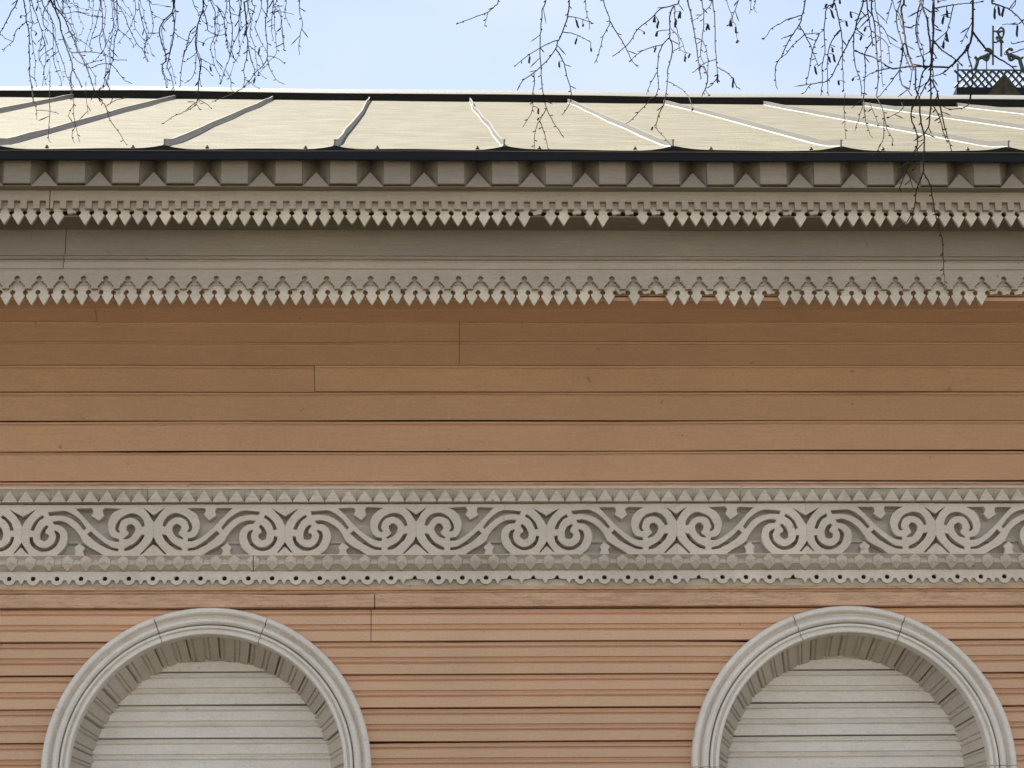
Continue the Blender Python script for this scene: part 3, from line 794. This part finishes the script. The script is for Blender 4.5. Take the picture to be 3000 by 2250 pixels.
for sg in (-1, 1):
    c = 2930-2*sg
    mir = lambda pts: [(2926+sg*(x-2926), y) for x, y in pts]
    tpart('scroll_arch', [mir([(2856, 203), (2862, 184), (2866, 172), (2880, 166), (2896, 160)])], 6.0, M_IRON)
    tpart('scroll_arch', [mir([(2855, 167), (2866, 172), (2878, 165)]), mir([(2896, 162), (2903, 152), (2899, 145), (2890, 144), (2886, 149)]), mir([(2898, 160), (2892, 176), (2880, 170)])], 4.6, M_IRON)
    tpart('finial_arm', [mir([(2934, 115), (2922, 108), (2917, 110)]), mir([(2930, 117), (2918, 124), (2912, 123)]), mir([(2932, 96), (2922, 92), (2910, 92)])], 2.8, M_IRON)
tpart('upright', [[(2909, 76), (2909, 190)]], 3.0, M_IRON); tpart('upright', [[(2890, 165), (2891, 256)]], 1.6, M_IRON)
tpart('finial', [[(2933, 165), (2933, 120), (2932, 114)], [(2933, 114), (2925, 100), (2924, 88), (2932, 81), (2940, 87), (2940, 99), (2934, 114)], [(2928, 112), (2937, 122)]], 3.4, M_IRON)
cpx = [UT(2884, 284, .6), UT(2992, 284, .6), UT(2938, 224, .6)]
ap, bl, br = (tl_(p) for p in cpx)
fo, ba, dn = Vector((0, -.05, 0)), Vector((0, .35, 0)), Vector((0, 0, -3))
mk('pointed_cap', [bl+fo, br+fo, br+ba, bl+ba, ap+Vector((0, .1, 0)), bl+fo+dn, br+fo+dn, br+ba+dn, bl+ba+dn],
   [(0, 1, 4), (1, 2, 4), (2, 3, 4), (3, 0, 4), (0, 5, 6, 1), (1, 6, 7, 2), (2, 7, 8, 3), (3, 8, 5, 0)], M_MOSS, tur)

# ------------------------------------------------------------------ birch
A, B, C_, D_, Mz, R_, E_, F_ = ((0, 0, 4.424), (450, 0, 4.424), (1900, 0, 4.424), (2400, 0, 4.424), (1300, 0, 2.458), (0, 230, 3.16), (2450, 250, 2.5525), (2750, 0, 5.528))
TW = [
(A,2.2,[(225,0),(150,150),(60,320),(0,430)]),
(A,2,[(310,0),(335,150),(345,280),(375,400),(378,600),(385,800),(385,970),(410,1110),(420,1250),(440,1327)]),
(A,1.5,[(345,280),(270,340),(205,400),(180,480),(165,540),(80,610),(35,670)]),(A,1,[(165,540),(80,500),(20,450)]),
(A,1.4,[(410,0),(440,120),(500,280),(540,400),(550,460),(520,600),(505,760),(570,900),(550,1110)]),
(A,1.2,[(550,460),(590,620),(590,800),(565,950),(605,1110)]),(A,1,[(500,280),(430,310),(380,240)]),
(A,1.4,[(640,0),(570,120),(565,320),(640,400),(690,480),(690,620),(700,800),(740,930),(790,1050),(795,1130)]),(A,1,[(690,620),(610,670),(540,720),(500,800)]),
(A,2.6,[(665,0),(720,130),(770,260),(800,430),(860,610),(930,810),(940,900),(1000,1000),(1060,1140)]),
(A,2.2,[(700,0),(760,140),(830,230),(900,400),(950,500),(990,620),(1060,750),(1150,950),(1200,1110),(1270,1260),(1310,1327)]),
(A,1.6,[(800,430),(880,600),(930,680),(1100,670),(1240,680),(1370,710),(1480,770),(1640,780)]),
(A,1.4,[(930,680),(960,750),(1080,830),(1220,800),(1340,770)]),(A,1.3,[(1080,830),(1170,880),(1290,835),(1400,830),(1480,870),(1600,1030),(1660,1060),(1715,1085)]),
(A,1.4,[(940,900),(910,1030),(915,1140),(940,1300)]),(A,1.2,[(820,0),(820,150),(830,180),(1000,150),(1100,185),(1210,210),(1310,215)]),
(A,1.1,[(860,0),(910,140),(940,310),(990,430),(1000,540)]),(A,1.1,[(900,400),(1000,500),(1110,560),(1170,620)]),
(A,1,[(880,0),(950,50),(1010,130)]),(A,1,[(1160,0),(1150,110),(1110,150)]),
(A,1.4,[(1300,0),(1280,150),(1250,300),(1200,450),(1160,600),(1200,660)]),
(A,1.6,[(1310,0),(1325,160),(1325,340),(1295,480),(1300,600),(1360,720),(1370,940),(1330,1130)]),
(A,1.2,[(1325,340),(1360,480),(1365,600),(1300,700),(1220,800)]),(A,1.2,[(1450,0),(1460,200),(1480,320),(1400,520),(1360,620)]),
(A,1.6,[(1510,0),(1520,200),(1525,370),(1480,520),(1475,680),(1440,840),(1410,960),(1360,1120)]),(A,1.1,[(1525,370),(1640,470),(1730,580)]),
(A,1.3,[(1520,40),(1600,180),(1650,300),(1700,430),(1790,590),(1850,640),(1890,760),(1930,800)]),(A,1,[(1560,80),(1700,240)]),
(A,1.1,[(1750,0),(1755,180),(1700,320),(1660,400),(1520,570)]),(A,1.3,[(1790,30),(1830,220),(1870,370),(1910,500),(1880,580),(1870,680),(1920,790)]),
(A,1.3,[(1930,0),(1970,180),(1985,380),(1910,540)]),(A,1,[(1970,180),(2090,245)]),(A,1,[(1940,10),(2060,60),(2180,90)]),
(B,2,[(260,0),(240,160),(130,270),(80,380),(90,500),(165,760),(120,830),(110,920),(160,1050),(165,1140)]),
(B,1.7,[(240,160),(270,290),(260,480),(220,650),(190,790),(180,880),(230,1000),(260,1130),(265,1190)]),(B,1,[(80,420),(0,440)]),(B,1.1,[(270,420),(350,490),(460,540)]),
(B,1.2,[(510,10),(580,160),(660,300),(780,350)]),(B,2.1,[(640,0),(640,110),(590,270),(550,440),(550,640),(600,820),(590,1000),(575,1140),(560,1327)]),
(B,1.6,[(640,110),(690,290),(710,400),(780,440)]),(B,1.5,[(550,340),(470,430),(440,570),(390,720),(370,850),(350,1000),(350,1110)]),(B,1.2,[(550,440),(420,640),(370,740)]),
(B,1.1,[(540,710),(400,800)]),(B,1.2,[(550,720),(540,900),(490,1020),(400,1075)]),(B,1.2,[(600,750),(740,830)]),(B,1.2,[(600,850),(680,890),(750,980)]),
(B,1.3,[(740,0),(800,150),(790,300),(800,450),(740,600),(760,720),(800,870),(860,1000),(870,1100)]),(B,1.2,[(820,80),(880,180),(920,300),(930,440),(950,560),(990,740)]),
(B,1.2,[(950,0),(920,250),(935,460),(1010,620)]),(B,1.5,[(980,0),(1000,200),(1020,370),(1010,560),(990,720),(930,900),(870,1090)]),(B,1.6,[(1140,0),(1110,200),(1100,420),(1040,560),(990,740)]),
(B,2,[(1170,20),(1200,250),(1200,400),(1225,570),(1250,720),(1300,880),(1310,960)]),(B,1.4,[(1270,0),(1310,90),(1270,240),(1200,420)]),(B,1.2,[(1400,0),(1380,150),(1310,350)]),
(B,1.5,[(1480,0),(1470,120),(1450,330),(1470,560),(1470,760),(1400,870),(1340,920),(1270,1010),(1160,1130),(1060,1200),(920,1260),(760,1320)]),
(B,1.3,[(1470,760),(1520,920),(1610,1050),(1700,1090)]),(B,1.2,[(1470,720),(1600,750),(1700,830)]),(B,1.3,[(1550,0),(1540,150),(1530,350),(1550,520)]),
(B,1.2,[(1545,90),(1580,100),(1640,200),(1670,400),(1690,600),(1680,650)]),(B,1.1,[(1720,0),(1700,150),(1740,290),(1780,360)]),(B,1,[(1560,95),(1690,75)]),(B,1.1,[(1600,150),(1700,160),(1820,190)]),
(B,1.3,[(1890,0),(1890,160),(1930,300),(1900,460),(1880,620),(1890,710)]),(B,1.2,[(1310,350),(1400,560),(1470,660)]),(B,1.2,[(1230,590),(1340,680),(1420,830),(1440,870)]),
(B,1.3,[(1220,580),(1200,760),(1170,900),(1180,1030),(1160,1130)]),(B,1.1,[(1180,1030),(1270,1080),(1350,1140)]),(B,1.2,[(930,900),(1000,1040),(1000,1130),(1030,1190)]),(B,1.1,[(1300,880),(1440,1010)]),
(B,1,[(860,180),(800,260),(840,400),(900,380)]),(B,1,[(1110,200),(1010,170),(940,90)]),(B,1,[(1100,420),(1180,330),(1250,250)]),(B,1,[(930,440),(820,470),(700,500)]),
(R_,1.3,[(280,0),(300,100),(310,200),(335,300),(340,380)]),(R_,1.1,[(335,295),(440,300),(545,325)]),(R_,1.2,[(460,-60),(460,120),(460,300),(450,480),(455,570),(470,595)]),
(R_,1.3,[(650,-40),(660,60),(680,200),(680,320)]),(R_,1,[(680,240),(630,340)]),(R_,1,[(795,30),(800,150),(815,330)]),
(R_,1.4,[(870,90),(880,130),(940,210),(980,260),(1000,340),(1050,430),(1110,510),(1170,610)]),(R_,1.1,[(980,260),(1080,200),(1200,175)]),
(R_,1,[(680,320),(700,430),(740,590)]),(R_,1,[(700,430),(665,520),(690,600)]),(R_,1.3,[(1840,0),(1835,100),(1830,170),(1810,250),(1700,310),(1610,350),(1560,380),(1515,420)]),
(R_,1.3,[(1740,215),(1800,220),(1850,290)]),(R_,1.2,[(1835,190),(1910,235),(1960,280)]),
(Mz,1.6,[(395,0),(370,40),(320,85),(220,125),(90,175)]),(Mz,1.1,[(320,85),(305,140),(293,190)]),
(Mz,1.6,[(735,0),(710,70),(700,200),(693,310),(697,450),(705,570),(720,690),(740,780),(790,880),(865,990)]),(Mz,1.2,[(740,780),(690,870),(660,940),(652,1070)]),(Mz,1.2,[(690,870),(730,970),(750,1070)]),
(Mz,1.9,[(905,0),(890,120),(855,230),(820,300),(805,350),(740,440),(650,525),(570,580),(530,650)]),(Mz,1.4,[(820,290),(760,310),(620,390),(520,470)]),
(Mz,1.5,[(805,350),(860,440),(885,540),(920,690),(880,790),(850,830)]),(Mz,1.3,[(890,120),(970,130),(1080,170)]),(Mz,1.3,[(855,230),(940,245),(1060,305)]),
(Mz,1.2,[(650,525),(655,600),(640,690),(640,790),(570,915)]),(Mz,1.2,[(1020,0),(1030,100),(1050,170),(1045,215)]),(Mz,1.5,[(1150,0),(1195,150),(1150,260),(1115,390),(1085,455)]),
(Mz,1.5,[(1195,150),(1250,240),(1310,340),(1350,430),(1400,485)]),(Mz,2,[(1695,0),(1660,35),(1560,65),(1500,125),(1400,210),(1320,325),(1215,405)]),
(C_,1.8,[(330,80),(280,180),(275,350),(270,480),(190,570),(130,720),(115,930),(130,1110),(100,1230)]),(C_,1.8,[(270,480),(310,590),(290,750),(250,900),(245,1050),(220,1240)]),
(Mz,1.5,[(1600,690),(1580,760),(1550,820),(1530,920),(1590,990),(1640,1060)]),(Mz,1.4,[(1580,320),(1480,345),(1380,400),(1340,450)]),(C_,1.2,[(290,370),(380,480),(400,620),(480,690)]),
(Mz,1.2,[(1535,520),(1490,600),(1460,680)]),(Mz,1.3,[(1540,680),(1500,710),(1420,790),(1360,855),(1310,890)]),(C_,1.3,[(250,1055),(340,1100),(430,1160),(520,1245)]),(C_,1.4,[(340,80),(340,250),(380,430),(440,560),(480,680)]),
(C_,2.2,[(510,0),(550,190),(580,370),(620,590),(650,830),(680,1020)]),(C_,1.4,[(610,495),(690,520),(740,620),(770,800),(760,960)]),(C_,1.8,[(660,830),(740,910),(765,1040),(740,1140),(690,1250)]),(C_,1.4,[(660,870),(585,935)]),
(C_,1.5,[(690,0),(715,180),(700,460),(675,680),(710,820),(750,930)]),(C_,1.3,[(820,0),(740,130),(690,190),(580,270)]),(C_,1.7,[(825,0),(860,250),(865,600),(880,800),(890,960),(900,1080)]),
(C_,1.5,[(890,870),(1000,930),(1100,1030),(1140,1140)]),(C_,1.2,[(870,770),(720,820),(590,930)]),(C_,1.3,[(890,1010),(820,1100),(730,1160),(800,1235)]),(C_,1.2,[(1010,0),(1080,200),(1050,340)]),(C_,1.2,[(1160,0),(1085,230),(1130,330),(1140,480)]),
(C_,1,[(1330,0),(1310,180)]),(C_,1,[(1390,0),(1360,90),(1400,170)]),(C_,1.6,[(2030,0),(1990,200),(1950,320),(1850,480),(1770,620),(1720,740),(1660,830),(1640,960),(1650,1090),(1670,1150)]),
(C_,1.3,[(1980,200),(1800,250),(1700,310),(1600,370),(1490,520)]),(C_,1.4,[(1950,320),(2020,440),(2100,600),(2150,720),(2200,850)]),(C_,1.2,[(2020,440),(2212,430)]),(C_,1.2,[(2020,450),(1900,560),(1790,690),(1720,740)]),
(C_,1.1,[(1850,460),(1730,495)]),(C_,1.3,[(2212,440),(2140,600),(2100,800),(2070,960),(2040,1100)]),(C_,1.3,[(2212,1070),(2100,1100),(2020,1200)]),
(D_,1.5,[(200,0),(100,100),(65,380),(75,640),(40,850),(40,1060),(20,1240)]),(D_,1.1,[(65,380),(0,435)]),(D_,1.5,[(200,40),(240,200),(280,390),(300,560),(300,760),(310,1000),(320,1180)]),
(D_,1.4,[(270,390),(160,540),(115,700),(105,950),(120,1240)]),(D_,1.9,[(570,0),(500,240),(450,420),(350,610),(240,830),(160,990),(80,1060),(0,1070)]),(D_,1.5,[(450,420),(445,650),(470,870),(530,1020),(550,1240)]),
(D_,2,[(615,0),(630,180),(670,400),(690,600)]),(D_,1.6,[(630,180),(540,250),(460,380)]),(D_,1.5,[(680,540),(590,690),(600,850),(590,1020),(580,1240)]),
(D_,1.9,[(680,0),(675,110),(710,270),(730,470),(750,740),(765,900),(760,1080),(740,1240)]),(D_,1.3,[(720,270),(840,370),(900,510),(940,570),(1060,630)]),(D_,1.3,[(735,455),(850,530),(900,640),(910,830)]),
(D_,1.2,[(940,30),(870,280)]),(D_,1.2,[(950,0),(1020,200),(1080,370)]),(D_,2.6,[(1100,0),(1065,110),(1085,280),(1110,480),(1150,690),(1215,860),(1250,900),(1245,1130),(1280,1240)]),
(D_,1.9,[(1110,560),(1080,600),(1070,750),(1045,900),(1060,1070),(1140,1160),(1200,1240)]),(D_,1.9,[(1310,0),(1270,200),(1255,420),(1290,580),(1340,760),(1350,850)]),
(D_,2.2,[(1310,20),(1390,230),(1420,430),(1440,600),(1445,820),(1350,930),(1300,1110),(1270,1240)]),(D_,2.7,[(1480,0),(1470,250),(1480,480),(1450,820),(1440,1000),(1445,1240)]),
(D_,1.8,[(1440,1000),(1370,1120),(1310,1240)]),(D_,1.6,[(1450,1030),(1510,1140),(1545,1250)]),(D_,1.8,[(1480,520),(1590,650),(1770,770),(1860,860)]),(D_,1.4,[(1480,680),(1530,760)]),
(D_,2.6,[(1990,0),(1985,410),(1940,580),(1820,740),(1700,860),(1600,870),(1200,860),(1050,880),(920,880),(720,750),(580,710),(470,650)]),(F_,2.2,[(550,510),(760,790),(900,900),(1080,1010),(1200,1100),(1390,1320)]),
(D_,1.7,[(1940,580),(1930,720),(1980,900),(1980,1100),(1960,1300)]),(D_,1.4,[(1700,860),(1600,950),(1470,990)]),(D_,1.4,[(920,880),(720,930),(590,1000)]),(D_,1.3,[(1045,900),(940,1050),(790,1240)]),
(D_,1.5,[(1480,110),(1540,100),(1700,70),(1830,50),(1980,40),(2100,20)]),(D_,1.2,[(1740,60),(1690,290),(1640,450),(1600,600)]),(D_,1.1,[(1985,270),(1900,450),(1840,570)]),
(E_,1.7,[(600,80),(570,170),(560,250),(600,350),(605,450),(560,540),(520,650),(470,770)]),(E_,1.1,[(605,420),(640,415)]),(E_,1.8,[(620,80),(630,250),(650,350),(660,420),(655,560),(645,660),(600,790),(590,890),(560,970),(525,1025)]),
(E_,1.5,[(648,650),(700,740),(720,850),(750,1000),(790,1150),(800,1280),(805,1400),(820,1520),(840,1575)]),(E_,1.1,[(605,470),(605,580),(570,640)]),(E_,1.1,[(535,640),(575,770)]),(E_,1,[(805,1400),(788,1430)]),
(E_,1.7,[(710,60),(695,280),(665,350),(650,370)]),(E_,1.3,[(712,130),(770,240),(800,350),(830,430)]),(E_,1.7,[(755,60),(770,140),(800,260),(830,380),(868,500)]),
(E_,1,[(65,60),(60,160),(65,300),(70,400)]),(E_,1.2,[(205,60),(205,150),(220,260),(245,350),(270,390)]),(E_,1,[(200,150),(190,180),(140,340)]),(E_,1.2,[(300,80),(350,200),(355,370),(340,430),(280,530)]),(E_,1.1,[(350,190),(380,330),(420,400),(415,450)]),
(E_,1.3,[(1000,60),(985,150),(870,180),(800,160)]),(E_,1.1,[(490,130),(490,180),(380,250)]),(E_,1,[(250,130),(290,230),(320,300)]),
(F_,2,[(860,0),(910,60),(1050,110),(1170,170),(1340,330),(1395,440)]),(F_,1.4,[(1340,330),(1395,320)]),(F_,1.4,[(1250,0),(1180,140)]),(F_,1.2,[(1395,300),(1310,380),(1250,395),(1150,390),(1030,400)]),(F_,1.3,[(1395,665),(1210,710),(1170,670)]),(F_,1.3,[(1395,785),(1090,885),(1060,850)]),
]
CATK = [(Mz,x,y,l) for x,y,l in ((950,140,70),(1002,172,22),(957,275,50),(1058,345,30),(618,405,55),(828,445,45),(1440,228,22),(1518,120,50),(1546,150,65),(1535,225,45),(1527,340,45),(1703,80,60),(1672,135,60),(2062,140,55),(2098,195,45),(2116,285,28),(1735,405,45),(1772,385,38),(1900,170,55),(680,780,45),(680,850,18),(1502,912,30),(1792,780,20),(1845,470,45),(2085,560,75),(1970,530,70))] + \
       [(D_,x,y,l) for x,y,l in ((148,125,120),(345,270,75),(398,150,85),(550,460,65),(165,620,60),(178,700,110),(118,730,85),(242,1040,65),(90,50,50),(185,40,70),(260,0,50),(600,350,60),(1650,130,90),(1610,210,95),(1640,420,110),(1610,540,80),(440,1010,40))] + \
       [(C_,x,y,l) for x,y,l in ((75,220,85),(125,270,110),(110,410,75),(405,145,115),(360,290,80),(765,310,90),(1055,260,90),(1125,370,65),(1158,520,35),(480,735,70),(2150,860,110))] + \
       [(F_,x,y,l) for x,y,l in ((905,130,160),(960,100,140),(1050,120,140),(1270,400,180))] + [(B,x,y,l) for x,y,l in ((1205,370,120),(1370,620,110),(640,560,40),(730,860,80),(1310,1010,80))] + [(A,x,y,l) for x,y,l in ((268,200,45),(485,80,80),(470,420,55),(620,770,50))]
def tdist(px, py):
    return 5.9 + .35*math.sin(px/260+.6) + .22*math.sin(px/97+py/160) + .0004*(1500-px)
def tp(px, py): return P3(px, py, tdist(px, py))
base_t = Vector((3.1, -7.6, 0))
tree = empty('birch_tree', base_t)
tag(tree, 'bare birch with thin hanging twigs, buds and catkins in front of the roof', 'tree')
def lt(p): return Vector(p)-base_t
allpts = []
rx = random.Random(5)
for (reg, wd, pl) in list(TW):
    if reg in (A, B, D_) and len(pl) > 4 and rx.random() < (.9 if reg is not D_ else .35):
        dx, dy = rx.uniform(-110, 110), rx.uniform(-120, 60)
        q_ = [(x+dx+rx.uniform(-25, 25), y+dy) for x, y in pl if y+dy < 1180]
        if q_ and q_[0][1] < 60: q_[0] = (q_[0][0], 0)
        if len(q_) > 2 and q_[0][1] < 100: TW.append((reg, max(.9, wd*.62), q_))
rng = random.Random(11)
tops = []
for (reg, wd, pl) in TW:
    pts = [(reg[0]+x/reg[2], reg[1]+y/reg[2]) for x, y in pl]
    if pts[0][1] < 3:                               # goes on above the frame to its limb
        x, y = pts[0]; dx = (pts[0][0]-pts[1][0])*.5; tops.append(x)
        pts = [(x+dx*1.2+rng.uniform(-20, 20), y-230-rng.uniform(0, 60)), (x+dx*.8, y-110)] + pts
    sm = smooth_poly(pts, 4, False)
    pxs = []
    for i, (x, y) in enumerate(sm):
        jx, jy = rng.uniform(-1.1, 1.1), rng.uniform(-.8, .8)
        if i in (0, len(sm)-1): jx = jy = 0
        pxs.append((x+jx, y+jy))
    P = [lt(tp(x, y)) for x, y in pxs]
    r0 = wd*1.22*.00075
    rr = [r0*(1-.45*i/(len(P)-1)) for i in range(len(P))]
    vs_, fs = tube(P, rr, 5)
    # buds and short spurs
    L = 0; nxt = rng.uniform(8, 22); side = 1
    for i in range(1, len(pxs)):
        seg = math.hypot(pxs[i][0]-pxs[i-1][0], pxs[i][1]-pxs[i-1][1]); L += seg
        allpts.append((pxs[i], P[i]))
        if L > nxt and pxs[i][1] > -20:
            nxt = L+rng.uniform(12, 32); side = -side
            dv = (P[i]-P[i-1]).normalized(); sd_ = Vector((side*rng.uniform(.5, 1), rng.uniform(-.6, .6), 0))
            dirv = (dv*rng.uniform(.5, 1.1)+sd_*.8).normalized(); ln = rng.uniform(6, 13)*.00075
            if rng.random() < .16: ln *= rng.uniform(2.2, 4.5)
            b0 = P[i]; br_ = rng.uniform(1.3, 2.2)*.00075
            bv, bf = tube([b0, b0+dirv*ln*.35, b0+dirv*ln*.7, b0+dirv*ln], [.0007, br_*.75, br_, .0003], 5)
            off_ = len(vs_); vs_ += bv; fs += [tuple(k+off_ for k in q_) for q_ in bf]
    mk('twig', vs_, fs, M_TWIG, tree, smooth=True)
for (reg, x, y, l) in CATK:
    px_, py_ = reg[0]+x/reg[2], reg[1]+y/reg[2]; ln = l/reg[2]
    best = min(allpts, key=lambda q_: (q_[0][0]-px_)**2+(q_[0][1]-py_)**2)
    top = lt(tp(px_, py_)); k = .00075
    ang = rng.uniform(-.3, .3)
    pts = [best[1], best[1].lerp(top, .6)+Vector((0, 0, .001)), top]; rad = [.0008, .0007, .0009]
    for i in range(1, 7):
        pts.append(top+Vector((math.sin(ang)*ln*k*i/6+.2*k*math.sin(i*1.2)*3, 0, -math.cos(ang)*ln*k*i/6))); rad.append((2.9 if i < 6 else 1.2)*k)
    vs_, fs = tube(pts, rad, 6); mk('catkin', vs_, fs, M_CAT, tree, smooth=True)
# limbs above the frame and the trunk beside it
def limb(pts, r0, r1, name='limb', m=M_TWIG):
    sm = smooth_poly([tuple(p) for p in pts], 6, False); n = len(sm)
    vs_, fs = tube([lt(p) for p in sm], [r0+(r1-r0)*i/(n-1) for i in range(n)], 8); mk(name, vs_, fs, m, tree, smooth=True)
up = Vector((0, 0, 1))
hx = base_t+Vector((-.15, 0, 5.6))
limb([base_t, base_t+Vector((.05, .05, 2)), base_t+Vector((-.05, 0, 4)), hx, base_t+Vector((-.05, .1, 8)), base_t+Vector((.1, 0, 10.5))], .15, .05, 'trunk', M_BARK)
limb([hx-up*.6, hx+Vector((-.7, .9, .25)), tp(2950, -330), tp(2650, -290), tp(2350, -270), tp(2000, -280)], .05, .009)
limb([hx+up*.2, hx+Vector((-1.2, .9, .25)), tp(2000, -380), tp(1750, -280), tp(1500, -255)], .045, .007)
limb([hx+up*.8, hx+Vector((-1.4, .8, .3)), tp(1400, -470), tp(900, -300), tp(650, -265), tp(300, -270), tp(30, -255)], .05, .007)
print('objects', len(bpy.data.objects))
